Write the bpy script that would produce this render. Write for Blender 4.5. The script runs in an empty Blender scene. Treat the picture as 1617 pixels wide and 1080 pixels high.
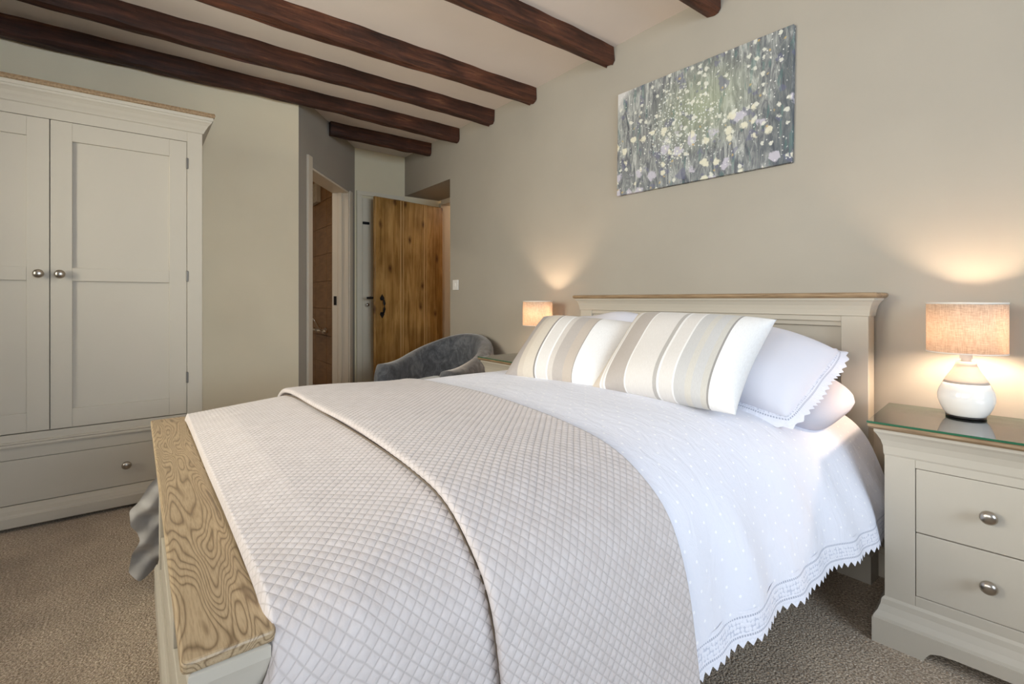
import bpy, bmesh, math, random
import numpy as np
from mathutils import Vector, Matrix

random.seed(7)
SC = bpy.context.scene
COL = SC.collection
R = math.radians
PI = math.pi

# ------------------------------------------------------------------ camera
cam_d = bpy.data.cameras.new('camera')
cam_d.sensor_width = 36.0
cam_d.lens = 36.0 * 766.0 / 1617.0
cam_d.shift_y = -67.0 / 1617.0
cam_d.clip_start = 0.02
cam = bpy.data.objects.new('camera', cam_d)
COL.objects.link(cam)
cam.location = (0, 0, 1.0)
cam.rotation_euler = (R(90), 0, R(52.2))
SC.camera = cam

# ------------------------------------------------------------------ world, window daylight, exposure
w = bpy.data.worlds.new('overcast_sky')
SC.world = w
w.use_nodes = True
w.node_tree.nodes['Background'].inputs[0].default_value = (0.80, 0.90, 1.0, 1)
w.node_tree.nodes['Background'].inputs[1].default_value = 1.0

def area(name, loc, rot, sx, sy, power, color):
    d = bpy.data.lights.new(name, 'AREA')
    d.shape = 'RECTANGLE'; d.size = sx; d.size_y = sy
    d.energy = power; d.color = color
    o = bpy.data.objects.new(name, d); COL.objects.link(o)
    o.location = loc; o.rotation_euler = rot
    return o
# daylight by two windows behind and beside the camera, plus an added fill
area('daylight_side_window', (2.16, 0.60, 1.45), (0, R(90), 0), 1.2, 1.9, 92, (0.76, 0.87, 1.0))
area('daylight_back_window', (0.15, -1.66, 1.45), (R(90), 0, 0), 1.7, 1.2, 42, (0.98, 0.97, 0.98))
area('fill_foot_window', (-1.75, -1.66, 1.45), (R(90), 0, 0), 1.1, 1.2, 90, (1.0, 0.91, 0.75))  # fill lamp added to brighten the dim wardrobe side

SC.view_settings.view_transform = 'Standard'
SC.view_settings.look = 'None'
SC.view_settings.exposure = 0.0
SC.view_settings.gamma = 1.0
SC.view_settings.use_curve_mapping = False

# ------------------------------------------------------------------ node helpers
def srgb(r, g, b):
    f = lambda c: (c / 12.92) if c <= 0.04045 else ((c + 0.055) / 1.055) ** 2.4
    return (f(r / 255), f(g / 255), f(b / 255), 1)

class NT:
    def __init__(s, name):
        s.m = bpy.data.materials.new(name); s.m.use_nodes = True
        s.t = s.m.node_tree; s.n = s.t.nodes
        s.b = s.n['Principled BSDF']; s.out = s.n['Material Output']
    def new(s, typ, **kw):
        n = s.n.new(typ)
        for k, v in kw.items(): setattr(n, k, v)
        return n
    def link(s, a, b): s.t.links.new(a, b)
    def set(s, n, **kw):
        for k, v in kw.items(): n.inputs[k.replace('_', ' ')].default_value = v
    def coord(s, kind='Object', scale=(1, 1, 1), loc=(0, 0, 0), rot=(0, 0, 0)):
        c = s.new('ShaderNodeTexCoord'); m = s.new('ShaderNodeMapping')
        m.inputs['Scale'].default_value = scale; m.inputs['Location'].default_value = loc
        m.inputs['Rotation'].default_value = rot
        s.link(c.outputs[kind], m.inputs['Vector']); return m.outputs['Vector']
    def noise(s, vec, scale, detail=3, rough=0.5, dist=0.0):
        n = s.new('ShaderNodeTexNoise'); s.link(vec, n.inputs['Vector'])
        n.inputs['Scale'].default_value = scale; n.inputs['Detail'].default_value = detail
        n.inputs['Roughness'].default_value = rough; n.inputs['Distortion'].default_value = dist
        return n.outputs['Fac']
    def voro(s, vec, scale, feature='F1', rnd=1.0, out='Distance'):
        n = s.new('ShaderNodeTexVoronoi', feature=feature); s.link(vec, n.inputs['Vector'])
        n.inputs['Scale'].default_value = scale; n.inputs['Randomness'].default_value = rnd
        return n.outputs[out]
    def math(s, op, a, b=None, c=None, clamp=False):
        n = s.new('ShaderNodeMath', operation=op, use_clamp=clamp)
        for i, v in enumerate((a, b, c)):
            if v is None: continue
            if isinstance(v, (int, float)): n.inputs[i].default_value = v
            else: s.link(v, n.inputs[i])
        return n.outputs[0]
    def ramp(s, fac, stops, interp='LINEAR'):
        n = s.new('ShaderNodeValToRGB'); cr = n.color_ramp; cr.interpolation = interp
        while len(cr.elements) < len(stops): cr.elements.new(0.5)
        for e, (p, c) in zip(cr.elements, stops):
            e.position = p; e.color = c if len(c) == 4 else (*c, 1)
        s.link(fac, n.inputs['Fac']); return n.outputs['Color']
    def mix(s, fac, a, b, blend='MIX'):
        n = s.new('ShaderNodeMix', data_type='RGBA', blend_type=blend)
        for i, v in ((0, fac), (6, a), (7, b)):
            if isinstance(v, (int, float)): n.inputs[i].default_value = v
            elif isinstance(v, tuple): n.inputs[i].default_value = v
            else: s.link(v, n.inputs[i])
        return n.outputs[2]
    def sep(s, vec):
        n = s.new('ShaderNodeSeparateXYZ'); s.link(vec, n.inputs[0]); return n.outputs
    def bump(s, h, strength=0.3, dist=0.01, normal=None):
        n = s.new('ShaderNodeBump'); n.inputs['Strength'].default_value = strength
        n.inputs['Distance'].default_value = dist; s.link(h, n.inputs['Height'])
        if normal is not None: s.link(normal, n.inputs['Normal'])
        s.link(n.outputs[0], s.b.inputs['Normal']); return n.outputs[0]
    def base(s, c):
        if isinstance(c, tuple): s.b.inputs['Base Color'].default_value = c
        else: s.link(c, s.b.inputs['Base Color'])
    def p(s, rough=None, metal=None, spec=None, sheen=None, coat=None):
        if rough is not None: s.b.inputs['Roughness'].default_value = rough
        if metal is not None: s.b.inputs['Metallic'].default_value = metal
        if spec is not None: s.b.inputs['Specular IOR Level'].default_value = spec
        if sheen is not None: s.b.inputs['Sheen Weight'].default_value = sheen
        if coat is not None: s.b.inputs['Coat Weight'].default_value = coat

M = {}
def painted(name, col, rough=0.75, var=0.04, scale=2.0, bump=0.06, bscale=120, spec=0.3):
    t = NT(name); v = t.coord()
    n = t.noise(v, scale, 4)
    d = tuple(c * (1 - var) for c in col[:3]) + (1,)
    l = tuple(min(1, c * (1 + var)) for c in col[:3]) + (1,)
    t.base(t.ramp(n, [(0.3, d), (0.7, l)])); t.p(rough, spec=spec)
    if bump: t.bump(t.noise(v, bscale, 3), bump, 0.002)
    M[name] = t.m; return t.m

painted('wall_paint', srgb(170, 163, 151), 0.9, bump=0.12, bscale=60)
painted('cream_wall', srgb(244, 230, 200), 0.9, bump=0.12, bscale=60)
painted('ceiling_paint', srgb(222, 212, 204), 0.95, bump=0.15, bscale=40)
painted('trim_paint', srgb(224, 212, 192), 0.45, bump=0.03)
painted('furniture_paint', srgb(187, 179, 165), 0.5, var=0.02, bump=0.03, bscale=200, spec=0.35)
painted('white_door_paint', srgb(240, 231, 208), 0.5, bump=0.03)
painted('dark_gap', srgb(40, 36, 32), 0.9, bump=0)
painted('sheet', srgb(222, 214, 208), 0.85, bump=0.2, bscale=300)
painted('pillow_grey', srgb(200, 196, 204), 0.85, bump=0.2, bscale=300)
painted('black_iron', srgb(28, 26, 26), 0.5, bump=0.2, bscale=90)
painted('black_plastic', srgb(24, 22, 22), 0.4, bump=0)
painted('button_grey', srgb(90, 90, 92), 0.5, bump=0)
painted('switch_white', srgb(232, 230, 226), 0.35, bump=0)
painted('ceramic_matte', srgb(196, 180, 166), 0.65, bump=0.15, bscale=150)
painted('hall_paint', srgb(224, 196, 168), 0.9, bump=0.1)
painted('far_wall_paint', srgb(242, 231, 200), 0.9, bump=0.12, bscale=60)
painted('bath_paint', srgb(214, 206, 190), 0.8, bump=0.1)
painted('grout', srgb(150, 128, 104), 0.9, bump=0.1)
painted('metal_ring', srgb(225, 220, 212), 0.4, bump=0)

t = NT('ceramic_gloss'); t.base(srgb(238, 236, 232)); t.p(0.12, coat=0.5); M['ceramic_gloss'] = t.m
t = NT('brushed_nickel'); t.base(srgb(178, 170, 160)); t.p(0.28, metal=1.0)
t.bump(t.noise(t.coord(scale=(1, 1, 60)), 40), 0.05, 0.001); M['brushed_nickel'] = t.m
t = NT('hinge_metal'); t.base(srgb(120, 114, 106)); t.p(0.5, metal=1.0); M['hinge_metal'] = t.m
t = NT('chrome'); t.base(srgb(235, 235, 235)); t.p(0.08, metal=1.0); M['chrome'] = t.m

# carpet: speckled twist pile
t = NT('carpet'); v = t.coord()
n1 = t.noise(v, 150, 4, 0.75); n2 = t.noise(v, 5, 4, 0.6); n3 = t.voro(v, 170)
c = t.ramp(n1, [(0.32, srgb(104, 88, 72)), (0.45, srgb(168, 149, 128)), (0.56, srgb(200, 182, 161)), (0.68, srgb(244, 234, 220))])
c = t.mix(1.0, c, t.ramp(n2, [(0.35, (0.82, 0.80, 0.78, 1)), (0.65, (1.05, 1.04, 1.02, 1))]), 'MULTIPLY')
t.base(c); t.p(0.98, spec=0.05, sheen=0.2)
h = t.math('ADD', t.math('MULTIPLY', n1, 0.8), t.math('SUBTRACT', 0.6, n3))
t.bump(h, 0.8, 0.007); M['carpet'] = t.m

# beams: dark stained hewn timber
def beam_mat(name, tint):
    t = NT(name); v = t.coord(scale=(14, 1.1, 14)); v2 = t.coord(scale=(3, 1.2, 3))
    n1 = t.noise(v, 3, 6, 0.65, 0.6); n2 = t.noise(v2, 3, 4)
    f = t.math('ADD', t.math('MULTIPLY', n1, 0.7), t.math('MULTIPLY', n2, 0.35))
    c = t.ramp(f, [(0.36, srgb(36, 22, 16)), (0.5, srgb(*[int(x * .72) for x in tint])), (0.62, srgb(*tint)), (0.75, srgb(134, 92, 62))])
    t.base(c); t.p(0.6, spec=0.35); t.bump(f, 0.7, 0.008); M[name] = t.m
beam_mat('beam_wood', (82, 48, 34))
beam_mat('beam_wood_warm', (98, 58, 40))

# pale limed oak with cathedral grain running along x
t = NT('oak_top'); v = t.coord(scale=(1.7, 12, 12), loc=(.3, .2, 0))
f = t.noise(v, 1.0, 2.0, 0.45, 0.25)
rings = t.math('FRACT', t.math('MULTIPLY', f, 42))
tri = t.math('ABSOLUTE', t.math('SUBTRACT', rings, 0.5))
fine = t.noise(t.coord(scale=(26, 420, 420)), 1.0, 3, 0.6)
mott = t.noise(t.coord(scale=(4, 14, 14)), 1.0, 4, 0.6)
c = t.ramp(tri, [(0.0, srgb(122, 102, 78)), (0.10, srgb(150, 129, 101)), (0.22, srgb(172, 151, 121)), (0.5, srgb(177, 156, 126))])
c = t.mix(1.0, c, t.ramp(fine, [(0.35, (0.80, 0.78, 0.75, 1)), (0.55, (1, 1, 1, 1))]), 'MULTIPLY')
c = t.mix(1.0, c, t.ramp(mott, [(0.3, (0.90, 0.88, 0.86, 1)), (0.7, (1.06, 1.04, 1.0, 1))]), 'MULTIPLY')
t.base(c); t.p(0.42, spec=0.4); t.bump(t.math('ADD', tri, fine), 0.15, 0.002); M['oak_top'] = t.m
t = NT('oak_edge'); v = t.coord(scale=(5, 60, 60)); f = t.noise(v, 2, 5, 0.6)
t.base(t.ramp(f, [(0.3, srgb(120, 96, 70)), (0.7, srgb(170, 144, 112))])); t.p(0.45); M['oak_edge'] = t.m

# knotty pine door
t = NT('pine'); v = t.coord(scale=(9, 9, 0.75)); vk = t.coord(scale=(3.2, 3.2, 1.5))
kx, ky, kz = t.sep(t.coord(scale=(4.2, 1, 2.1)))
cmb = t.new('ShaderNodeCombineXYZ'); t.link(kx, cmb.inputs[0]); t.link(kz, cmb.inputs[1])
kv = t.new('ShaderNodeTexVoronoi', voronoi_dimensions='2D'); t.link(cmb.outputs[0], kv.inputs['Vector']); kv.inputs['Scale'].default_value = 1.3
kn = t.math('ADD', kv.outputs['Distance'], t.math('MULTIPLY', t.math('SUBTRACT', t.noise(vk, 14, 2), .5), .12))
knot = t.math('SUBTRACT', 1.0, t.math('MULTIPLY', kn, 6.5), clamp=True)
knot = t.math('MULTIPLY', knot, t.math('LESS_THAN', t.sep(kv.outputs['Color'])[0], 0.55))
f = t.noise(v, 2.2, 5, 0.6, 1.2)
f = t.math('ADD', f, t.math('MULTIPLY', t.noise(t.coord(scale=(60, 60, 2)), 1.0, 4), 0.35))
c = t.ramp(f, [(0.40, srgb(128, 94, 44)), (0.60, srgb(170, 130, 70)), (0.82, srgb(200, 162, 102))])
c = t.mix(knot, c, srgb(84, 46, 16))
c = t.mix(1.0, c, t.ramp(t.noise(vk, 2.2, 3), [(0.38, (0.70, 0.64, 0.55, 1)), (0.62, (1.05, 1.03, 1, 1))]), 'MULTIPLY')
t.base(c); t.p(0.4, spec=0.4); t.bump(f, 0.15, 0.003); M['pine'] = t.m
t = NT('pine_groove'); t.base(srgb(214, 176, 118)); t.p(0.5); M['pine_groove'] = t.m

# bedspread cloth
def cloth(name, c1, c2, weave=900, sheen=0.25, bump=0.25):
    t = NT(name); v = t.coord('UV')
    n = t.noise(v, 30, 4); wv = t.noise(v, weave, 2)
    t.base(t.ramp(n, [(0.3, c1), (0.7, c2)])); t.p(0.7, spec=0.3, sheen=sheen)
    t.bump(t.math('ADD', wv, n), bump, 0.002); M[name] = t.m
t = NT('quilt'); v = t.coord('UV'); x, y, z = t.sep(v)
def stitch(op):
    q = t.math('DIVIDE', t.math(op, x, y), math.sqrt(2) * .0140)
    return t.math('ABSOLUTE', t.math('SUBTRACT', t.math('FRACT', t.math('ADD', q, 0.5)), 0.5))
d_ = t.math('MINIMUM', stitch('ADD'), stitch('SUBTRACT'))
grv = t.math('MULTIPLY', d_, 9.0, clamp=True)
n = t.noise(v, 30, 4)
c = t.ramp(n, [(0.3, srgb(194, 185, 182)), (0.7, srgb(203, 195, 193))])
c = t.mix(grv, srgb(182, 173, 170), c)
t.base(c); t.p(0.6, spec=0.3, sheen=0.2)
t.bump(t.math('ADD', t.math('MULTIPLY', grv, 1.0), t.math('MULTIPLY', t.noise(v, 190, 3), .9)), 0.40, 0.0014); M['quilt'] = t.m
painted('dark_edge', srgb(110, 98, 86), 0.9, bump=0.3, bscale=300)  # dark taupe of the thin tube under the fold
cloth('quilt_lining', srgb(172, 168, 164), srgb(182, 178, 174))

# white duvet: small embroidered dots in a staggered grid, UV in metres
t = NT('duvet'); v = t.coord('UV'); x, y, z = t.sep(v)
def dots(t, x, y, p, r, ox=0.0):
    a = t.math('SUBTRACT', t.math('FRACT', t.math('ADD', t.math('DIVIDE', x, p), ox)), 0.5)
    b = t.math('SUBTRACT', t.math('FRACT', t.math('ADD', t.math('DIVIDE', y, p), ox)), 0.5)
    d = t.math('SQRT', t.math('ADD', t.math('MULTIPLY', a, a), t.math('MULTIPLY', b, b)))
    return t.math('LESS_THAN', d, r)
D = t.math('MAXIMUM', dots(t, x, y, 0.062, 0.055), dots(t, x, y, 0.062, 0.055, 0.5))
g = t.math('ABSOLUTE', t.math('SUBTRACT', t.math('FRACT', t.math('DIVIDE', y, 0.062)), 0.5))
line = t.math('LESS_THAN', g, 0.025)
wr = t.noise(t.coord('UV', scale=(1.0, 2.2, 1)), 9, 5, 0.6, 0.8)
c = t.mix(D, srgb(229, 230, 240), srgb(246, 246, 250))
t.base(c); t.p(0.8, spec=0.25, sheen=0.15)
hgt = t.math('ADD', t.math('MULTIPLY', D, 0.35), t.math('ADD', t.math('MULTIPLY', wr, 0.9), t.math('MULTIPLY', t.noise(v, 700, 2), 0.06)))
t.bump(hgt, 0.55, 0.010); M['duvet'] = t.m
# lace: rows of ladder holes, UV in metres (u along hem, v down)
t = NT('lace'); v = t.coord('UV'); x, y, z = t.sep(v)
def row(y0, hw, p, duty):
    inr = t.math('LESS_THAN', t.math('ABSOLUTE', t.math('SUBTRACT', y, y0)), hw)
    on = t.math('LESS_THAN', t.math('FRACT', t.math('DIVIDE', x, p)), duty)
    return t.math('MULTIPLY', inr, on)
holes = t.math('MAXIMUM', row(0.012, 0.0022, 0.006, 0.62), row(0.050, 0.0022, 0.006, 0.62))
vv = t.voro(v, 110, rnd=0.4)
inner = t.math('MULTIPLY', t.math('GREATER_THAN', y, 0.018), t.math('LESS_THAN', y, 0.044))
t.base(t.mix(holes, t.mix(t.math('MULTIPLY', inner, t.math('GREATER_THAN', vv, 0.55)), srgb(229, 230, 240), srgb(200, 203, 218)), srgb(178, 182, 198)))
t.p(0.85, spec=0.2); t.bump(t.math('SUBTRACT', t.math('MULTIPLY', vv, -0.6), holes), 0.8, 0.003); M['lace'] = t.m
painted('pillow_white', srgb(228, 227, 235), 0.85, var=0.01, bump=0.6, bscale=11)

# striped cushions (pattern woven along local x)
def cushion_mat(name, stops):
    t = NT(name); v = t.coord('UV'); x, y, z = t.sep(v)
    c = t.ramp(x, stops, 'CONSTANT')
    wv = t.noise(t.coord('UV', scale=(240, 30, 1)), 1.0, 3, 0.7)
    c = t.mix(1.0, c, t.ramp(wv, [(0.3, (0.93, 0.92, 0.91, 1)), (0.7, (1.03, 1.03, 1.03, 1))]), 'MULTIPLY')
    t.base(c); t.p(0.65, spec=0.3, sheen=0.2); t.bump(wv, 0.35, 0.002); M[name] = t.m
CREAM, WHT, TAUP, GRY, BEI = srgb(219, 215, 211), srgb(234, 233, 232), srgb(182, 174, 168), srgb(196, 195, 194), srgb(206, 199, 192)
cushion_mat('stripes_a', [(0, srgb(206, 194, 180)), (0.07, WHT), (0.085, CREAM), (0.10, WHT), (0.115, TAUP), (0.27, WHT), (0.285, CREAM),
    (0.485, srgb(180, 176, 172)), (0.515, WHT), (0.53, CREAM), (0.62, WHT), (0.63, GRY), (0.70, srgb(202, 198, 190)), (0.74, GRY), (0.80, srgb(198, 194, 186)), (0.835, srgb(150, 146, 142)), (0.845, WHT)])
cushion_mat('stripes_b', [(0, srgb(168, 160, 156)), (0.16, srgb(200, 190, 178)), (0.22, srgb(208, 199, 186)), (0.33, srgb(140, 134, 130)), (0.345, WHT), (0.36, CREAM),
    (0.46, WHT), (0.475, BEI), (0.52, TAUP), (0.62, srgb(190, 178, 166)), (0.70, srgb(160, 154, 148)), (0.71, WHT)])

# chair velvet
t = NT('velvet'); v = t.coord(scale=(1, 1, 0.6)); n = t.noise(v, 14, 5, 0.65, 1.5); n2 = t.noise(v, 70, 3)
t.base(t.ramp(t.math('ADD', t.math('MULTIPLY', n, 0.8), t.math('MULTIPLY', n2, 0.2)), [(0.35, srgb(50, 51, 57)), (0.5, srgb(74, 77, 83)), (0.66, srgb(106, 108, 113))]))
t.p(0.75, spec=0.25, sheen=0.6); t.bump(n, 0.3, 0.004); M['velvet'] = t.m
painted('dark_wood', srgb(60, 40, 28), 0.5)

# lamp shade linen
t = NT('linen_shade'); v = t.coord(scale=(1, 1, 1))
wv = t.noise(t.coord(scale=(60, 60, 500)), 1.0, 3, 0.7); wv2 = t.noise(t.coord(scale=(400, 400, 40)), 1.0, 3, 0.7)
f = t.math('MULTIPLY', t.math('ADD', wv, wv2), 0.5)
c = t.ramp(f, [(0.38, srgb(196, 176, 156)), (0.6, srgb(234, 220, 204))])
t.base(c); t.p(0.9, spec=0.1)
tr = t.new('ShaderNodeBsdfTranslucent'); t.link(c, tr.inputs['Color'])
mx = t.new('ShaderNodeMixShader'); mx.inputs[0].default_value = 0.5
t.link(t.b.outputs[0], mx.inputs[1]); t.link(tr.outputs[0], mx.inputs[2]); t.link(mx.outputs[0], t.out.inputs[0])
M['linen_shade'] = t.m
painted('shade_lining', srgb(226, 196, 160), 0.8, bump=0)
def emit(name, col, strength):
    t = NT(name); t.b.inputs['Base Color'].default_value = col
    t.b.inputs['Emission Color'].default_value = col; t.b.inputs['Emission Strength'].default_value = strength
    M[name] = t.m
emit('bulb_glow', (1.0, 0.74, 0.52, 1), 640)
emit('hall_bulb', (1.0, 0.82, 0.64, 1), 55)
emit('bath_fill_lens', (1.0, 0.85, 0.68, 1), 330)  # glow of the lamp added to brighten the bathroom

# thin glass: mostly see-through with fresnel gloss; the cut edge is bottle green
def thin_glass(name, tint, refl=1.0):
    t = NT(name)
    tr = t.new('ShaderNodeBsdfTransparent'); tr.inputs[0].default_value = tint
    gl = t.new('ShaderNodeBsdfGlossy'); gl.inputs['Roughness'].default_value = 0.03
    fr = t.new('ShaderNodeFresnel'); fr.inputs[0].default_value = 1.5
    mx = t.new('ShaderNodeMixShader'); t.link(t.math('MULTIPLY', fr.outputs[0], refl), mx.inputs[0])
    t.link(tr.outputs[0], mx.inputs[1]); t.link(gl.outputs[0], mx.inputs[2]); t.link(mx.outputs[0], t.out.inputs[0])
    M[name] = t.m
thin_glass('glass_sheet', (0.93, 0.97, 0.95, 1), 1.6)
thin_glass('window_glass', (0.97, 0.99, 1.0, 1))
t = NT('glass_edge'); t.base(srgb(46, 98, 72)); t.p(0.1, coat=0.6); M['glass_edge'] = t.m

# wildflower painting, object coords: x across (-.45..+.45), z up (-.28..+.28)
t = NT('meadow_canvas'); v = t.coord(); x, y, z = t.sep(v)
warp = t.noise(t.coord(scale=(34, 34, 7), rot=(0, R(8), 0)), 1.0, 7, 0.72, 1.4)
big = t.noise(v, 3.2, 4, 0.55)
mid = t.noise(t.coord(scale=(14, 14, 9)), 1.0, 4, 0.6)
grass = t.ramp(warp, [(0.30, srgb(66, 68, 72)), (0.43, srgb(114, 116, 120)), (0.53, srgb(148, 151, 148)), (0.63, srgb(192, 194, 190))])
glow = t.math('SUBTRACT', 1.0, t.math('MULTIPLY', t.math('SQRT', t.math('ADD', t.math('POWER', t.math('ADD', x, -0.05), 2), t.math('POWER', t.math('MULTIPLY', t.math('ADD', z, -0.07), 1.3), 2))), 3.2), clamp=True)
c = t.mix(t.math('MULTIPLY', glow, 0.8), grass, srgb(160, 168, 140))
tl = t.math('MULTIPLY', t.math('ADD', t.math('SUBTRACT', t.math('MULTIPLY', z, 2.2), t.math('MULTIPLY', x, 2.6)), t.math('MULTIPLY', t.math('SUBTRACT', big, 0.5), 0.5)), 1.0)
c = t.mix(t.math('MULTIPLY', t.math('SUBTRACT', tl, 1.45), 5, clamp=True), c, srgb(206, 204, 202))
dk = t.math('MULTIPLY', t.math('SUBTRACT', t.math('ADD', x, t.math('MULTIPLY', mid, 0.5)), 0.53), 6, clamp=True)
c = t.mix(t.math('MULTIPLY', dk, 0.65), c, srgb(78, 86, 92))
low = t.math('MULTIPLY', t.math('SUBTRACT', -0.10, z), 4, clamp=True)
c = t.mix(t.math('MULTIPLY', low, t.math('MULTIPLY', mid, 0.9)), c, srgb(84, 92, 104))
pu = t.math('GREATER_THAN', t.noise(t.coord(loc=(5, 0, 0)), 15, 3), 0.64)
c = t.mix(t.math('MULTIPLY', pu, 0.45), c, srgb(104, 104, 136))
teal = t.math('GREATER_THAN', t.noise(t.coord(scale=(40, 40, 8), loc=(0, 3, 0)), 1.0, 4), 0.62)
c = t.mix(t.math('MULTIPLY', teal, 0.4), c, srgb(84, 122, 118))
def flowers(c, scale, r, col, keep, off, dens=None):
    vv = t.coord(loc=(off, off * .7, off * 1.3))
    n = t.new('ShaderNodeTexVoronoi'); t.link(vv, n.inputs['Vector']); n.inputs['Scale'].default_value = scale
    wob = t.math('ADD', n.outputs['Distance'], t.math('MULTIPLY', t.math('SUBTRACT', t.noise(vv, scale * 2.6, 3, 0.6), 0.5), 0.75))
    on = t.math('MULTIPLY', t.math('SUBTRACT', r + .05, wob), 9, clamp=True)
    rr = t.sep(n.outputs['Color'])
    on = t.math('MULTIPLY', on, t.math('LESS_THAN', rr[0], keep))
    if dens is not None: on = t.math('MULTIPLY', on, dens)
    return t.mix(t.math('MULTIPLY', on, 0.85), c, col)
lowz = t.math('LESS_THAN', z, 0.02); highz = t.math('GREATER_THAN', z, -0.06)
c = flowers(c, 13, 0.34, srgb(196, 192, 204), 0.45, 2.0, lowz)
c = flowers(c, 17, 0.32, srgb(226, 222, 200), 0.40, 9.0, lowz)
c = flowers(c, 30, 0.30, srgb(220, 220, 208), 0.30, 4.0)
band = t.math('GREATER_THAN', t.math('SUBTRACT', t.math('ADD', t.math('MULTIPLY', big, .6), t.math('MULTIPLY', mid, .35)), t.math('MULTIPLY', t.math('SQRT', t.math('ADD', t.math('POWER', t.math('MULTIPLY', t.math('ADD', x, .07), .75), 2), t.math('POWER', t.math('ADD', z, -.03), 2))), 1.35)), 0.25)
c = flowers(c, 48, 0.30, srgb(222, 222, 208), 0.55, 6.0, band)
c = flowers(c, 85, 0.32, srgb(218, 222, 220), 0.5, 1.0, band)
c = flowers(c, 60, 0.16, srgb(232, 232, 228), 0.4, 3.0)
c = flowers(c, 26, 0.10, srgb(196, 172, 120), 0.5, 4.0)
t.base(c); t.p(0.75, spec=0.3); t.bump(t.noise(v, 60, 4), 0.3, 0.003); M['meadow_canvas'] = t.m

# bathroom tile
t = NT('brown_tile'); v = t.coord(scale=(1, 1, 6)); f = t.noise(v, 4, 5, 0.6, 0.6)
t.base(t.ramp(f, [(0.3, srgb(126, 92, 58)), (0.7, srgb(166, 126, 84))])); t.p(0.3, spec=0.5); M['brown_tile'] = t.m

# ------------------------------------------------------------------ geometry helpers
def wl(p):
    v = Vector((0, 0, 0))
    while p is not None:
        v += p.location; p = p.parent
    return v

def tag(o, label=None, cat=None, group=None, kind=None):
    if label: o['label'] = label
    if cat: o['category'] = cat
    if group: o['group'] = group
    if kind: o['kind'] = kind
    return o

def thing(name, label, cat, loc=(0, 0, 0), group=None, kind=None):
    o = bpy.data.objects.new(name, None); COL.objects.link(o)
    o.empty_display_size = 0.1; o.location = loc
    return tag(o, label, cat, group, kind)

def link_mesh(name, me, mat, parent, smooth=False):
    if mat is not None and not me.materials: me.materials.append(M[mat] if isinstance(mat, str) else mat)
    if smooth:
        for p in me.polygons: p.use_smooth = True
    o = bpy.data.objects.new(name, me); COL.objects.link(o)
    if parent is not None: o.parent = parent
    return o

def from_bm(name, bm, mat, parent=None, smooth=False, origin=None):
    """bm in world space; vertices are moved into the parent's (unrotated) space; a top-level mesh gets its origin at `origin`."""
    off = wl(parent) if parent is not None else Vector(origin or (0, 0, 0))
    bmesh.ops.translate(bm, verts=bm.verts, vec=-off)
    bmesh.ops.recalc_face_normals(bm, faces=bm.faces)
    me = bpy.data.meshes.new(name); bm.to_mesh(me); bm.free()
    o = link_mesh(name, me, mat, parent, smooth)
    if parent is None: o.location = off
    return o

def add_box(bm, x0, x1, y0, y1, z0, z1, bev=0.0, seg=2):
    r = bmesh.ops.create_cube(bm, size=1.0)
    vs = r['verts']
    for v in vs:
        v.co = Vector(((x0 + x1) / 2 + v.co.x * (x1 - x0), (y0 + y1) / 2 + v.co.y * (y1 - y0), (z0 + z1) / 2 + v.co.z * (z1 - z0)))
    if bev > 0:
        es = list({e for v in vs for e in v.link_edges})
        bmesh.ops.bevel(bm, geom=es, offset=bev, segments=seg, affect='EDGES', profile=0.5)

def box(name, x0, x1, y0, y1, z0, z1, mat, parent=None, bev=0.0, seg=2, smooth=False):
    bm = bmesh.new(); add_box(bm, x0, x1, y0, y1, z0, z1, bev, seg)
    return from_bm(name, bm, mat, parent, smooth, origin=((x0 + x1) / 2, (y0 + y1) / 2, z0) if parent is None else None)

def boxes(name, lst, mat, parent=None, bev=0.0, kind=None, label=None):
    bm = bmesh.new()
    for b in lst: add_box(bm, *b, bev)
    o = from_bm(name, bm, mat, parent)
    return tag(o, label, None, None, kind)

def moulding(name, x0, x1, y0, y1, prof, mat, parent, smooth=False):
    """rectangular ring solid; prof = [(outset, z), ...] bottom to top"""
    bm = bmesh.new(); loops = []
    for o_, z in prof:
        loops.append([bm.verts.new(c) for c in ((x0 - o_, y0 - o_, z), (x1 + o_, y0 - o_, z), (x1 + o_, y1 + o_, z), (x0 - o_, y1 + o_, z))])
    for a, b in zip(loops, loops[1:]):
        for i in range(4):
            j = (i + 1) % 4; bm.faces.new((a[i], a[j], b[j], b[i]))
    bm.faces.new(loops[0][::-1]); bm.faces.new(loops[-1])
    return from_bm(name, bm, mat, parent, smooth)

def lathe_bm(prof, n=32, axis='Z', center=(0, 0, 0)):
    bm = bmesh.new(); rings = []
    for r, h in prof:
        ring = []
        for i in range(n):
            a = 2 * PI * i / n; p = (r * math.cos(a), r * math.sin(a), h)
            if axis == 'Y': p = (p[0], p[2], p[1])
            elif axis == 'X': p = (p[2], p[0], p[1])
            ring.append(bm.verts.new(Vector(p) + Vector(center)))
        rings.append(ring)
    for a, b in zip(rings, rings[1:]):
        for i in range(n):
            j = (i + 1) % n; bm.faces.new((a[i], a[j], b[j], b[i]))
    if prof[0] != prof[-1]:
        if prof[0][0] > 1e-6: bm.faces.new(rings[0][::-1])
        if prof[-1][0] > 1e-6: bm.faces.new(rings[-1])
    bmesh.ops.remove_doubles(bm, verts=bm.verts, dist=1e-6)
    return bm

def lathe(name, prof, mat, parent, n=32, axis='Z', center=(0, 0, 0), smooth=True):
    return from_bm(name, lathe_bm(prof, n, axis, center), mat, parent, smooth)

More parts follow.
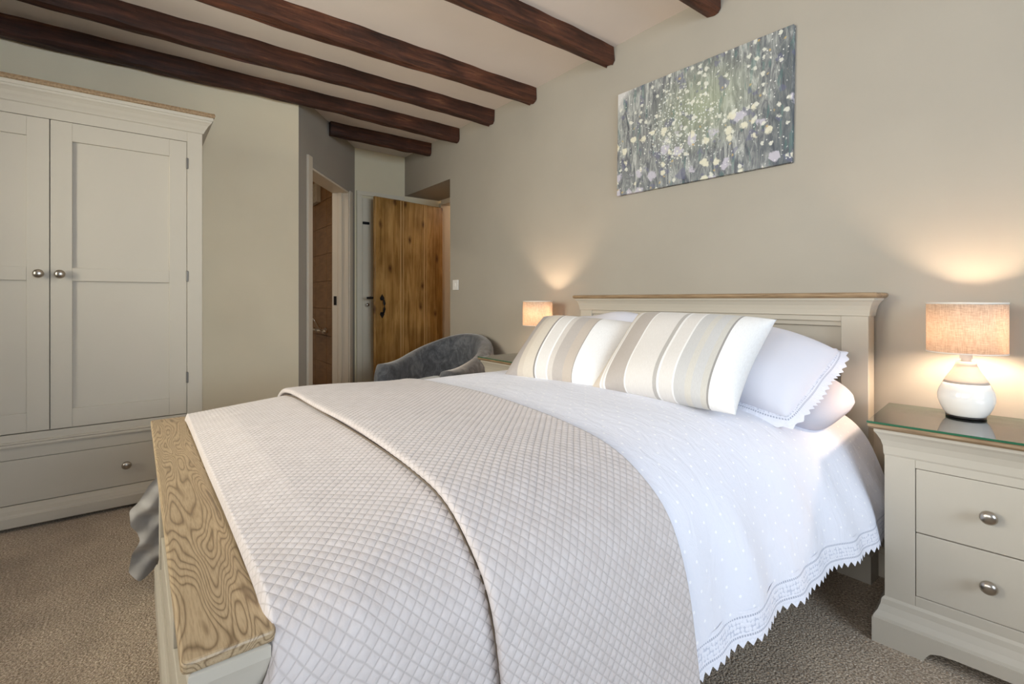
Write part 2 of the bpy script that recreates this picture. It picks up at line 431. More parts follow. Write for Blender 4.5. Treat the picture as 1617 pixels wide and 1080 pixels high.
def tube(name, pts, r, mat, parent, n=10, rfun=None):
    pts = [Vector(p) for p in pts]; bm = bmesh.new(); rings = []
    up = Vector((0, 0, 1))
    for i, p in enumerate(pts):
        d = (pts[min(i + 1, len(pts) - 1)] - pts[max(i - 1, 0)]).normalized()
        s = d.cross(up)
        if s.length < 1e-3: s = d.cross(Vector((1, 0, 0)))
        s.normalize(); q = s.cross(d)
        rr = rfun(i / (len(pts) - 1)) if rfun else r
        rings.append([bm.verts.new(p + (s * math.cos(2 * PI * k / n) + q * math.sin(2 * PI * k / n)) * rr) for k in range(n)])
    for a, b in zip(rings, rings[1:]):
        for k in range(n):
            j = (k + 1) % n; bm.faces.new((a[k], a[j], b[j], b[k]))
    bm.faces.new(rings[0][::-1]); bm.faces.new(rings[-1])
    return from_bm(name, bm, mat, parent, True)

def grid_mesh(name, P, mat, parent=None, uv=None, smooth=True, origin=None, closed_u=False):
    """P: (nu, nv, 3) array in world space"""
    nu, nv = P.shape[:2]
    off = np.array(wl(parent) if parent is not None else (origin or (0, 0, 0)))
    V = (P - off).reshape(-1, 3)
    idx = np.arange(nu * nv).reshape(nu, nv)
    if closed_u: idx = np.vstack([idx, idx[:1]])
    F = np.stack([idx[:-1, :-1], idx[1:, :-1], idx[1:, 1:], idx[:-1, 1:]], -1).reshape(-1, 4)
    me = bpy.data.meshes.new(name)
    me.vertices.add(len(V)); me.vertices.foreach_set('co', V.astype(np.float32).ravel())
    me.loops.add(F.size); me.loops.foreach_set('vertex_index', F.astype(np.int32).ravel())
    me.polygons.add(len(F)); me.polygons.foreach_set('loop_start', np.arange(0, F.size, 4, dtype=np.int32))
    me.polygons.foreach_set('loop_total', np.full(len(F), 4, dtype=np.int32))
    if uv is not None:
        ul = me.uv_layers.new(name='UVMap'); U = uv.reshape(-1, 2)[F.ravel()]
        ul.data.foreach_set('uv', U.astype(np.float32).ravel())
    me.update(); me.validate()
    o = link_mesh(name, me, mat, parent, smooth)
    if parent is None: o.location = Vector(off)
    return o

def copy_tree(o, parent=None):
    c = o.copy(); COL.objects.link(c); c.parent = parent
    for ch in o.children: copy_tree(ch, c)
    return c

def struct(o, label): return tag(o, label, kind='structure')

# ------------------------------------------------------------------ the room
CEIL = 2.43; HW = 2.14; XW = -3.56; XF = -4.52; XR = 2.0; YB = -1.5
struct(box('floor', -6.5, XR + .2, YB - .2, 4.0, -0.1, 0, 'carpet'), 'speckled beige and brown carpet covering the bedroom floor')
struct(box('ceiling', -6.5, XR + .2, YB - .2, 4.0, CEIL, CEIL + .1, 'ceiling_paint'), 'plain off-white plaster ceiling between the dark beams')
DX = -3.63; DZ = 2.04
struct(boxes('wall_head', [(DX, XR + .12, HW, HW + .39, 0, CEIL), (XF, DX, HW, HW + .39, DZ, CEIL)], 'wall_paint'), 'taupe wall behind the bed with deep doorway recess at its far end')
struct(boxes('wall_wardrobe', [(XW - .12, XW, YB, .891, 0, CEIL)], 'cream_wall'), 'cream wall behind the wardrobe')
struct(boxes('wall_far', [(XF - .12, XF, 1.63, 3.9, 0, CEIL)], 'far_wall_paint'), 'short cream end wall beyond the bathroom doorway')
struct(boxes('wall_right', [(XR, XR + .12, YB, -.40, 0, CEIL), (XR, XR + .12, 1.60, HW, 0, CEIL), (XR, XR + .12, -.40, 1.60, 0, .88), (XR, XR + .12, -.40, 1.60, 2.05, CEIL)], 'wall_paint'), 'taupe side wall with a window, beside the camera')
struct(boxes('wall_back', [(XW, -2.35, YB - .12, YB, 0, CEIL), (-1.15, -.75, YB - .12, YB, 0, CEIL), (-2.35, -1.15, YB - .12, YB, 0, .88), (-2.35, -1.15, YB - .12, YB, 2.05, CEIL), (1.05, XR + .12, YB - .12, YB, 0, CEIL), (-.75, 1.05, YB - .12, YB, 0, .88), (-.75, 1.05, YB - .12, YB, 2.05, CEIL)], 'wall_paint'), 'taupe wall behind the camera, with a window and an added fill window')

# angled wall with the bathroom doorway
A0 = Vector((XW, .891, 0)); A1 = Vector((XF, 1.63, 0)); AL = (A1 - A0).length
ad = (A1 - A0).normalized(); an = Vector((-ad.y, ad.x, 0))
if an.dot(Vector((1, 0, 0))) > 0: an = -an          # away from the bedroom
def ang_bm(lst, bev=0.0):
    """boxes in (along, depth away from bedroom, z)"""
    bm = bmesh.new()
    for b in lst: add_box(bm, *b, bev)
    for v in bm.verts: v.co = A0 + ad * v.co.x + an * v.co.y + Vector((0, 0, v.co.z))
    return bm
T0, T1, TZ = 0.19, 1.04, 1.985
struct(from_bm('wall_angled', ang_bm([(0, T0, 0, .13, 0, CEIL), (T1, AL, 0, .13, 0, CEIL), (T0, T1, 0, .13, TZ, CEIL)]), 'wall_paint'), 'narrow angled taupe wall holding the bathroom doorway')
fr = thing('trim_1', 'cream painted frame around the bathroom doorway', None, tuple(A0 + ad * .6), kind='structure')
from_bm('architrave', ang_bm([(T0 - .065, T0 + .01, -.018, 0, 0, TZ + .06)], .004), 'trim_paint', fr)
from_bm('architrave', ang_bm([(T1 - .01, T1 + .065, -.018, 0, 0, TZ + .0)], .004), 'trim_paint', fr)
from_bm('architrave', ang_bm([(T0 + .01, T1 + .065, -.010, 0, TZ - .01, TZ + .03)], .003), 'wall_paint', fr)
from_bm('jamb', ang_bm([(T0, T0 + .025, -.005, .14, 0, TZ)], .002), 'trim_paint', fr)
jb = from_bm('jamb', ang_bm([(T1 - .025, T1, -.005, .14, 0, TZ)], .002), 'trim_paint', fr)
from_bm('head_jamb', ang_bm([(T0, T1, -.005, .14, TZ - .025, TZ)], .002), 'trim_paint', fr)
from_bm('door_stop', ang_bm([(T1 - .037, T1 - .025, .05, .085, 0, TZ - .025)], .002), 'trim_paint', fr)
from_bm('strike_plate', ang_bm([(T1 - .029, T1 - .024, .10, .125, .95, 1.03)], .001), 'black_iron', jb)

# baseboards
def skirting(name, lst, label):
    bm = bmesh.new()
    for (x0, x1, y0, y1, dx, dy) in lst:
        add_box(bm, x0, x1, y0, y1, 0, .085, .002)
        add_box(bm, x0 + (dx * .006 if dx < 0 else 0), x1 + (dx * .006 if dx > 0 else 0) - (0), y0 - (dy * 0), y1, .085, .105, .004)
    struct(from_bm(name, bm, 'trim_paint'), label)
skirting('baseboard_head', [(DX, XR, HW - .018, HW, 0, 0)], 'cream moulded skirting board along the bed wall')
skirting('baseboard_wardrobe', [(XW, XW + .018, YB, .88, 0, 0)], 'cream skirting board behind the wardrobe')
skirting('baseboard_right', [(XR - .018, XR, YB, HW - .02, 0, 0)], 'cream skirting board under the side window')
skirting('baseboard_back', [(XW + .02, XR - .02, YB, YB + .018, 0, 0)], 'cream skirting board under the back window')

# windows (behind and beside the camera; the last one added for fill)
def window(name, c, half, z0, z1, along, label):
    o = thing(name, label, None, (c[0], c[1], z0), kind='structure')
    def b(nm, a0, a1, d0, d1, za, zb, mat, par=o, bev=.003):
        if along == 'Y': return box(nm, c[0] + d0, c[0] + d1, c[1] + a0, c[1] + a1, za, zb, mat, par, bev)
        return box(nm, c[0] + a0, c[0] + a1, c[1] + d0, c[1] + d1, za, zb, mat, par, bev)
    s = .045
    b('frame_stile', -half, -half + s, -.03, .03, z0, z1, 'trim_paint'); b('frame_stile', half - s, half, -.03, .03, z0, z1, 'trim_paint')
    b('frame_rail', -half + s, half - s, -.03, .03, z0, z0 + s, 'trim_paint'); b('frame_rail', -half + s, half - s, -.03, .03, z1 - s, z1, 'trim_paint')
    b('mullion', -.02, .02, -.025, .025, z0 + s, z1 - s, 'trim_paint')
    b('pane', -half + s, -.02, -.003, .003, z0 + s, z1 - s, 'window_glass', bev=0); b('pane', .02, half - s, -.003, .003, z0 + s, z1 - s, 'window_glass', bev=0)
    return o
window('window_1', (XR + .06, .60), 1.0, .88, 2.05, 'Y', 'two-light white casement window in the side wall')
window('window_2', (.15, YB - .06), .90, .88, 2.05, 'X', 'wide white casement window in the wall behind the camera')
window('fill_window', (-1.75, YB - .06), .60, .88, 2.05, 'X', 'narrow white casement window, unseen and added to light the wardrobe side')  # unseen window, added as the opening for the fill lamp

# ceiling beams
def beam(x1, y0, y1, wdt, mat, label, seed, z0=2.325):
    rng = np.random.RandomState(seed)
    n = int((y1 - y0) / .03) + 2; ys = np.linspace(y0, y1, n)
    prof = [(0, 0.10), (0, .02), (-.012, .004), (-.03, 0), (-wdt + .03, 0), (-wdt + .012, .004), (-wdt, .02), (-wdt, .10)]
    K = len(prof)
    ph = rng.rand(K, 4) * 6.28; P = np.zeros((n, K, 3))
    for k, (px, pz) in enumerate(prof):
        wob = .004 * np.sin(ys * 4.1 + ph[k, 0]) + .003 * np.sin(ys * 11 + ph[k, 1]) + .0022 * np.sin(ys * 27 + ph[k, 2])
        com = .006 * np.sin(ys * 2.3 + ph[0, 3])
        P[:, k, 0] = x1 + px + wob * (1 if k < K / 2 else -1) + com * .5
        P[:, k, 1] = ys
        P[:, k, 2] = z0 + pz + (wob * 1.0 if 0 < k < K - 1 else 0) + (com if 0 < k < K - 1 else 0)
    P[:, 0, 2] = P[:, -1, 2] = CEIL + .001
    bm = bmesh.new()
    V = [[bm.verts.new(P[i, k]) for k in range(K)] for i in range(n)]
    for i in range(n - 1):
        for k in range(K - 1): bm.faces.new((V[i][k], V[i + 1][k], V[i + 1][k + 1], V[i][k + 1]))
        bm.faces.new((V[i][K - 1], V[i + 1][K - 1], V[i + 1][0], V[i][0]))
    bm.faces.new(V[0][::-1]); bm.faces.new(V[-1])
    for f in bm.faces: f.smooth = True
    o = from_bm('ceiling_beam', bm, mat, None, False, origin=(x1, (y0 + y1) / 2, z0))
    for p_ in o.data.polygons: p_.use_smooth = False
    return tag(o, label, 'beam', 'dark ceiling beams')
beam(-1.18, YB + .005, HW - .004, .08, 'beam_wood_warm', 'dark wooden ceiling beam nearest the camera, only its end showing at the top of the photo above the canvas', 1)
beam(-1.81, YB + .005, HW - .004, .08, 'beam_wood_warm', 'dark wooden ceiling beam meeting the wall just left of the flower canvas', 2)
beam(-2.49, YB + .005, HW - .004, .085, 'beam_wood_warm', 'reddish-brown ceiling beam, second to the left of the flower canvas', 3)
beam(-2.975, YB + .005, HW - .004, .085, 'beam_wood', 'dark ceiling beam, next one out from the beam over the wardrobe', 4)
beam(-3.465, YB + .005, HW - .004, .08, 'beam_wood', 'dark ceiling beam lying along the top of the wardrobe wall', 5)
beam(-3.956, 1.235, HW - .004, .075, 'beam_wood', 'shortest dark ceiling beam, in front of the bathroom doorway', 6)

# bathroom beyond the angled wall
bw = struct(box('wall_bathroom', -6.3, XF - .12, 1.665, 1.76, 0, CEIL, 'grout'), 'bathroom wall faced with wide brown tiles')
tile = None
for i in range(4):
    for k in range(8):
        x0 = -6.29 + i * .415; z0 = .005 + k * .3
        if tile is None:
            tile = box('tile', x0, x0 + .411, 1.657, 1.667, z0, z0 + .296, 'brown_tile', bw, .002, 1); base0 = (x0, z0)
        else:
            c = tile.copy(); COL.objects.link(c); c.location = tile.location + Vector((x0 - base0[0], 0, z0 - base0[1]))
struct(boxes('wall_bathroom_side', [(-6.42, -6.3, -.3, 1.76, 0, CEIL), (-6.42, XW - .12, -.42, -.3, 0, CEIL)], 'bath_paint'), 'pale plain walls inside the bathroom')
p = tag(box('vent_cover', -5.95, -5.66, 1.60, 1.655, 2.10, 2.32, 'bath_paint', None, .006), 'small cream box high on the brown bathroom tiles', 'vent')
for k in range(4): box('slat', -5.93, -5.68, 1.594, 1.60, 2.13 + k * .045, 2.15 + k * .045, 'bath_paint', p, .002)
tp = thing('wall_tap', 'chrome mixer tap on the brown bathroom wall tiles', 'tap', (-5.55, 1.65, .66))
tube('body', [(-5.78, 1.60, .66), (-5.34, 1.60, .66)], .018, 'chrome', tp)
for xx in (-5.78, -5.34):
    lathe('knob', [(0.0, -.03), (.024, -.025), (.028, 0), (.024, .03), (0, .035)], 'chrome', tp, 14, 'X', (xx, 1.60, .66))
for xx in (-5.66, -5.46):
    lathe('wall_flange', [(.012, -.045), (.012, .03), (.028, .04), (.03, .056)], 'chrome', tp, 14, 'Y', (xx, 1.60, .66))
tube('spout', [(-5.42 + .10 * math.sin(a), 1.60 - .16 * (a / 2.6), .66 + .10 * (1 - math.cos(a))) for a in np.linspace(0, 2.6, 14)], .010, 'chrome', tp)
sp = thing('bathroom_fill_light', 'unseen round ceiling light added to brighten the bathroom and its doorway', 'light', (-4.6, .35, CEIL - .03))  # unseen lamp, added to light the tiles and the far jamb
lathe('trim_ring', [(.06, -.012), (.065, 0), (.065, .03)], 'chrome', sp, 20, 'Z', (-4.6, .35, CEIL - .03))
lathe('lens', [(0, -.016), (.05, -.016), (.05, -.0125)], 'bath_fill_lens', sp, 20, 'Z', (-4.6, .35, CEIL - .03))

# hall beyond the recess
struct(boxes('wall_hall', [(DX + .0, DX + .12, HW + .39, 3.9, 0, CEIL), (XF, DX + .12, 3.8, 3.9, 0, CEIL)], 'hall_paint'), 'peach lit hall walls beyond the pine door')
hb = thing('hall_pendant', 'hall ceiling pendant beyond the pine door', 'light', (-4.05, 3.2, 2.1))
lathe('bulb', [(0, -.05), (.035, -.035), (.045, 0), (.03, .035), (.015, .06)], 'hall_bulb', hb, 20, 'Z', (-4.05, 3.2, 2.1))
tube('cord', [(-4.05, 3.2, 2.16), (-4.05, 3.2, CEIL)], .006, 'switch_white', hb)
HY = HW + .39
fr = thing('trim_2', 'cream frame of the pine door set back in the thick wall', None, (-4.07, HY, 0), kind='structure')
box('jamb', XF + .005, XF + .05, HY - .005, HY + .10, 0, DZ - .03, 'trim_paint', fr, .002)
box('jamb', DX - .05, DX, HY - .005, HY + .10, 0, DZ - .03, 'trim_paint', fr, .002)
box('head_jamb', XF + .05, DX - .05, HY - .005, HY + .10, DZ - .05, DZ, 'trim_paint', fr, .002)

# pine ledged door, opened into the room (built along local x from the hinge, thickness local y)
pd = thing('door_1', 'open knotty pine plank door with black iron pull handle', None, (0, 0, 0), kind='structure')
DW, DH, DT = .80, 1.955, .028
pw = [(.0, .235), (.235, .515), (.515, .80)]
for a, b in pw:
    box('plank', a + .001, b - .001, -DT / 2, DT / 2, .012, DH, 'pine', pd, .005, 2)
for a, b in pw[1:]:
    box('bead', a - .032, a - .026, -DT / 2 + .01, DT / 2 + .0015, .012, DH, 'pine_groove', pd, .001, 1)
    box('bead', a - .004, a + .004, -DT / 2 + .01, DT / 2 + .0015, .012, DH, 'pine_groove', pd, .001, 1)
for zz in (.25, 1.0, 1.72): box('ledge', .05, .75, -DT / 2 - .022, -DT / 2, zz - .05, zz + .05, 'pine', pd, .004)
yh = DT / 2
hd = lathe('pull_handle', [(0, -.004), (.012, -.004), (.013, 0), (.011, .004), (0, .005)], 'black_iron', pd, 12, 'Y', (.722, yh + .003, 1.01))
tube('grip', [(.722, yh + .004, 1.005), (.722, yh + .030, .995), (.722, yh + .042, .96), (.722, yh + .042, .915), (.722, yh + .030, .88), (.722, yh + .004, .87)], .009, 'black_iron', hd, 10, lambda u: .006 + .005 * math.sin(PI * u))
for zz, sg in ((1.01, 1), (.865, -1)):
    bm = bmesh.new()
    pts = [(-.016, -.018), (.016, -.018), (.024, .004), (.012, .022), (0, .040), (-.012, .022), (-.024, .004)]
    f0 = [bm.verts.new((.722 + x_, yh + .004, zz + sg * z_)) for x_, z_ in pts]; f1 = [bm.verts.new((.722 + x_, yh, zz + sg * z_)) for x_, z_ in pts]
    bm.faces.new(f0); bm.faces.new(f1[::-1])
    for i in range(7): bm.faces.new((f0[i], f1[i], f1[(i + 1) % 7], f0[(i + 1) % 7]))
    from_bm('back_plate', bm, 'black_iron', hd)
lt = box('latch_bar', .745, .86, -DT / 2 - .010, -DT / 2 - .004, 1.005, 1.025, 'black_iron', pd, .002)
lathe('latch_knob', [(0, -.008), (.008, -.005), (.009, 0), (.006, .006), (0, .008)], 'black_iron', lt, 10, 'X', (.835, 0, 1.02))
pd.location = (-4.45, 2.525, 0)
pd.rotation_euler.z = math.atan2(1.715 - 2.525, -4.315 + 4.45)

# white cupboard door in the end wall
cd = thing('door_2', 'white painted cupboard door with black bolt and chrome knob', None, (XF, 1.98, 0), kind='structure')
box('slab', XF + .001, XF + .014, 1.70, 2.13, .01, 1.965, 'white_door_paint', cd, .002)
box('frame_stile', XF + .001, XF + .02, 1.645, 1.697, 0, 1.99, 'white_door_paint', cd, .003)
box('frame_head', XF + .001, XF + .02, 1.645, 2.13, 1.99, 2.03, 'white_door_paint', cd, .003)
box('bolt', XF + .014, XF + .026, 1.70, 1.765, 1.715, 1.74, 'black_iron', cd, .003)
lathe('knob', [(.008, 0), (.008, .022), (.017, .03), (.018, .04), (.010, .048), (0, .05)], 'chrome', cd, 16, 'X', (XF + .014, 1.735, .95))

# light switch
ls = thing('light_switch', 'white single light switch on the wall beside the pine door', 'switch', (-3.53, HW, 1.08))
box('plate', -3.573, -3.487, HW - .009, HW - .0005, 1.08, 1.166, 'switch_white', ls, .003)
box('rocker', -3.54, -3.52, HW - .014, HW - .008, 1.108, 1.138, 'switch_white', ls, .002)

# flower canvas
cv = thing('wall_canvas', 'wide unframed canvas of pale wildflowers in a grey-green meadow', 'painting', (-1.318, HW - .0005, 1.85))
bm = bmesh.new(); add_box(bm, -.456, .456, -.022, 0, -.281, .281, .003, 2)
me = bpy.data.meshes.new('canvas'); bm.to_mesh(me); bm.free()
link_mesh('canvas', me, 'meadow_canvas', cv); cv.rotation_euler.y = R(0.9)

# ------------------------------------------------------------------ knob used by all the furniture
def knob(parent, c, axis, r=.017):
    """round nickel knob; axis (+-X or -Y) is the direction it sticks out"""
    sg = 1 if axis[0] == '+' else -1; s = r / .017
    prof = [(.007 * s, 0), (.006 * s, .010 * s), (.009 * s, .014 * s), (r, .020 * s), (r * 1.02, .024 * s), (r * .8, .030 * s), (r * .4, .0325 * s), (0, .033 * s)]
    prof = [(a, sg * b) for a, b in prof]
    return lathe('knob', prof, 'brushed_nickel', parent, 20, axis[1], c)

# ------------------------------------------------------------------ wardrobe
wx = -2.995; y0w, y1w = -.885, .275; xb = XW + .022
wr = thing('wardrobe', 'tall cream-grey two-door wardrobe with a long bottom drawer', 'wardrobe', ((wx + xb) / 2, -.305, 0))
FP = 'furniture_paint'
boxes('body', [(xb, wx - .022, y0w, y1w, .06, 1.90)], FP, wr)
box('post', wx - .022, wx, y0w, y0w + .066, .10, 1.875, FP, wr, .0015)
box('post', wx - .022, wx, y1w - .066, y1w, .10, 1.875, FP, wr, .0015)
ya, yb = y0w + .066, y1w - .066
box('top_rail', wx - .022, wx, ya, yb, 1.812, 1.875, FP, wr, .0015)
box('middle_rail', wx - .022, wx, ya, yb, .302, .412, FP, wr, .0015)
box('bottom_rail', wx - .022, wx, ya, yb, .085, .104, FP, wr, .0015)
moulding('bead_moulding', xb + .03, wx, y0w, y1w, [(0, .352), (.010, .355), (.012, .362), (.008, .368), (.012, .374), (.010, .378), (0, .380)], 'furniture_paint', wr)
cv_p = [(0, 1.862), (.006, 1.866), (.008, 1.872), (.012, 1.880), (.018, 1.890), (.024, 1.902), (.032, 1.912), (.038, 1.918), (.040, 1.926), (.044, 1.928), (.046, 1.940), (.044, 1.944)]
moulding('cornice', xb + .0605, wx, y0w, y1w, cv_p, FP, wr)
moulding('oak_top_board', xb + .075, wx, y0w, y1w, [(.044, 1.944), (.050, 1.947), (.053, 1.954), (.050, 1.965)], 'oak_edge', wr)
moulding('plinth', xb + .036, wx, y0w, y1w, [(.030, .016), (.034, .019), (.034, .060), (.028, .066), (.026, .072), (.014, .084), (.008, .094), (.004, .100), (0, .104)], FP, wr)
box('foot', wx - .08, wx + .005, y1w - .12, y1w - .02, 0, .018, FP, wr); box('foot', wx - .08, wx + .005, y0w + .02, y0w + .12, 0, .018, FP, wr)
box('foot', xb + .02, xb + .10, y1w - .12, y1w - .02, 0, .06, FP, wr); box('foot', xb + .02, xb + .10, y0w + .02, y0w + .12, 0, .06, FP, wr)
ymid = (ya + yb) / 2; g = .0018
def wdoor(a, b, hinge_side):
    z0, z1 = .414 + g, 1.812 - g
    d = box('door', wx - .020, wx - .012, a + .02, b - .02, z0 + .02, z1 - .02, FP, wr)
    s = .075
    box('stile', wx - .020, wx - .001, a + g, a + s, z0, z1, FP, d, .0015); box('stile', wx - .020, wx - .001, b - s, b - g, z0, z1, FP, d, .0015)
    box('rail', wx - .020, wx - .001, a + s, b - s, z1 - .085, z1, FP, d, .0015)
    box('rail', wx - .020, wx - .001, a + s, b - s, 1.085, 1.145, FP, d, .0015)
    box('rail', wx - .020, wx - .001, a + s, b - s, z0, z0 + .085, FP, d, .0015)
    kb = knob(d, (wx - .001, (b - .035) if hinge_side < 0 else (a + .035), 1.115), '+X', .019)
    for zz in (.60, 1.12, 1.70):
        yy = b if hinge_side > 0 else a
        box('hinge', wx - .010, wx + .003, yy - .005, yy + .005, zz - .028, zz + .028, 'hinge_metal', d, .002)
wdoor(ya, ymid, -1); wdoor(ymid, yb, 1)
dr = box('drawer', wx - .020, wx - .001, ya + g, yb - g, .104 + g, .302 - g, FP, wr, .0015)
for yy in (ymid - .27, ymid + .27): knob(dr, (wx - .001, yy, .205), '+X', .019)

# ------------------------------------------------------------------ bed frame
bf = thing('bed_frame', 'cream-grey double bed frame with panelled headboard and pale oak capped footboard', 'bed', (-1.31, 1.08, 0))
# headboard
hx0, hx1 = -1.985, -.582; hy0, hy1 = 2.045, 2.105; hz = .985
for a, b in ((hx0, hx0 + .085), (hx1 - .085, hx1)):
    pst = box('post', a, b, hy0, hy1, .02, hz - .03, FP, bf, .002)
    moulding('foot_block', a, b, hy0, hy1, [(.010, 0), (.010, .095), (.004, .102), (.004, .115), (.014, .145), (.014, .150), (0, .152)], FP, pst)
box('top_rail', hx0 + .085, hx1 - .085, hy0 + .004, hy1 - .004, .920, hz - .03, FP, bf, .002)
box('bottom_rail', hx0 + .085, hx1 - .085, hy0 + .004, hy1 - .004, .25, .40, FP, bf, .002)
hc = (hx0 + hx1) / 2 + .02
box('centre_stile', hc - .04, hc + .04, hy0 + .004, hy1 - .004, .40, .920, FP, bf, .002)
for a, b in ((hx0 + .085, hc - .04), (hc + .04, hx1 - .085)):
    box('panel', a, b, hy0 + .036, hy1 - .010, .40, .920, FP, bf)
    box('panel_lip', a, b, hy0 + .016, hy0 + .038, .902, .920, FP, bf, .002)
moulding('cornice', hx0, hx1, hy0, hy1, [(0, .940), (.004, .942), (.004, .948), (.006, .962), (.010, .978), (.017, .992), (.022, .998), (.024, 1.005)], FP, bf)
moulding('oak_cap', hx0, hx1, hy0, hy1, [(.024, 1.005), (.030, 1.008), (.034, 1.015), (.032, 1.022), (.026, 1.025)], 'oak_edge', bf)
# footboard: cap -2.06..-.655
fx0, fx1 = -2.04, -.675; fy0, fy1 = .062, .118; fz = .555
for a, b in ((fx0, fx0 + .08), (fx1 - .08, fx1)):
    pst = box('post', a, b, fy0, fy1, .02, fz, FP, bf, .002)
moulding('plinth', fx0, fx1, fy0, fy1, [(.012, 0), (.012, .085), (.006, .098), (.003, .10), (0, .115)], FP, bf)
box('top_rail', fx0 + .08, fx1 - .08, fy0 + .004, fy1 - .004, .42, fz, FP, bf, .002)
box('bottom_rail', fx0 + .08, fx1 - .08, fy0 + .004, fy1 - .004, .10, .22, FP, bf, .002)
for k in range(2):
    a = fx0 + .08 + k * ((fx1 - fx0 - .16) / 2)
    box('panel', a, a + (fx1 - fx0 - .16) / 2 - .001, fy0 + .02, fy1 - .02, .22, .42, FP, bf)
box('centre_stile', (fx0 + fx1) / 2 - .04, (fx0 + fx1) / 2 + .04, fy0 + .004, fy1 - .004, .22, .42, FP, bf, .002)
moulding('foot_cornice', fx0, fx1, fy0, fy1, [(0, .45), (.0015, .46), (.004, .50), (.008, .525), (.013, .548), (.015, .556), (.015, .570), (.010, .573)], FP, bf)
bm = bmesh.new(); add_box(bm, -2.064, -.660, .040, .140, .573, .588, .0)
es = [e for e in bm.edges if abs(e.verts[0].co.z - e.verts[1].co.z) > .01]
bmesh.ops.bevel(bm, geom=es, offset=.009, segments=4, affect='EDGES', profile=.5)
es = [e for e in bm.edges if abs(e.verts[0].co.z - e.verts[1].co.z) < 1e-5 and (len(e.link_faces) == 2 and abs(e.link_faces[0].normal.z - e.link_faces[1].normal.z) > .5)]
bm.normal_update()
es = [e for e in bm.edges if len(e.link_faces) == 2 and abs(abs(e.link_faces[0].normal.z) - abs(e.link_faces[1].normal.z)) > .5]
bmesh.ops.bevel(bm, geom=es, offset=.0035, segments=2, affect='EDGES', profile=.5)
from_bm('oak_cap', bm, 'oak_top', bf)
for xx in (-1.99, -.70):
    box('side_rail', xx, xx + .025, fy1, hy0, .19, .36, FP, bf, .002)
for k in range(6): box('slat', -1.965, -.70, .35 + k * .28, .42 + k * .28, .30, .32, 'oak_edge', bf)

# mattress
bm = bmesh.new(); add_box(bm, -1.95, -.72, .15, 2.02, .33, .565, .05, 4)
mt = tag(from_bm('mattress', bm, 'sheet', None, True, origin=(-1.335, 1.08, .33)), 'cream sheeted mattress edge showing beside the headboard', 'mattress')

# ------------------------------------------------------------------ bed coverings
rng = np.random.RandomState(3)
def wavesum(X, Y, n, f0, f1, seed):
    r = np.random.RandomState(seed); out = np.zeros_like(X)
    for _ in range(n):
        a = r.rand() * 2 * PI; f = f0 + (f1 - f0) * r.rand(); ph = r.rand() * 6.28
        out += np.sin((X * math.cos(a) + Y * math.sin(a)) * f + ph)
    return out / math.sqrt(n)

KEYS = [   # Y, [(offset from centre, z)] towards the near side
    (.140, [(0, .600), (.30, .599), (.50, .598), (.62, .592), (.680, .560), (.702, .50), (.714, .42), (.726, .30), (.745, .06)]),
    (.24,  [(0, .628), (.30, .626), (.50, .616), (.61, .602), (.680, .572), (.715, .515), (.738, .42), (.755, .30), (.772, .06)]),
    (.416, [(0, .650), (.30, .648), (.48, .640), (.59, .622), (.670, .575), (.715, .522), (.742, .425), (.762, .30), (.782, .06)]),
    (.87,  [(0, .675), (.30, .672), (.45, .660), (.56, .638), (.640, .600), (.705, .54), (.745, .44), (.768, .30), (.790, .06)]),
    (1.40, [(0, .685), (.30, .682), (.44, .670), (.55, .648), (.630, .612), (.695, .55), (.738, .45), (.775, .30), (.805, .06)]),
    (1.48, [(0, .672), (.30, .670), (.44, .662), (.55, .644), (.630, .611), (.695, .55), (.738, .45), (.777, .30), (.806, .06)]),
    (1.62, [(0, .585), (.30, .586), (.44, .592), (.55, .604), (.622, .598), (.688, .552), (.736, .452), (.780, .30), (.810, .06)]),
    (1.95, [(0, .575), (.30, .576), (.44, .584), (.54, .600), (.620, .596), (.685, .550), (.735, .455), (.785, .30), (.815, .06)]),
]
KY = np.array([k[0] for k in KEYS]); KP = np.array([k[1] for k in KEYS])

def profile(Y):
    """dense near-side polyline at Y: returns arc lengths and points (offset, z)"""
    C = np.zeros((KP.shape[1], 2))
    for i in range(KP.shape[1]):
        for j in range(2): C[i, j] = np.interp(Y, KY, KP[:, i, j])
    C = np.vstack([[-C[1, 0], C[1, 1]], C, 2 * C[-1] - C[-2]])
    pts = []
    for i in range(1, len(C) - 2):
        p0, p1, p2, p3 = C[i - 1:i + 3]
        for u in np.linspace(0, 1, 12, endpoint=(i == len(C) - 3)):
            pts.append(.5 * ((2 * p1) + (-p0 + p2) * u + (2 * p0 - 5 * p1 + 4 * p2 - p3) * u * u + (-p0 + 3 * p1 - 3 * p2 + p3) * u ** 3))
    pts = np.array(pts); s = np.concatenate([[0], np.cumsum(np.linalg.norm(np.diff(pts, axis=0), axis=1))])
    return s, pts
_pc = {}
def surf(S, Yrow):
    """points for arc coordinates S (1D, signed, + = near side) at one Y"""
    k = round(Yrow, 5)
    if k not in _pc: _pc[k] = profile(Yrow)
    s, pts = _pc[k]
    a = np.abs(S); off = np.interp(a, s, pts[:, 0]); z = np.interp(a, s, pts[:, 1])
    xc = -1.36 + .045 * Yrow
    return np.stack([xc + np.sign(S) * off, np.full_like(S, Yrow), z], -1)
def arc_at_z(Y, z):
    s, pts = profile(Y); return float(np.interp(-z, -pts[:, 1], s))

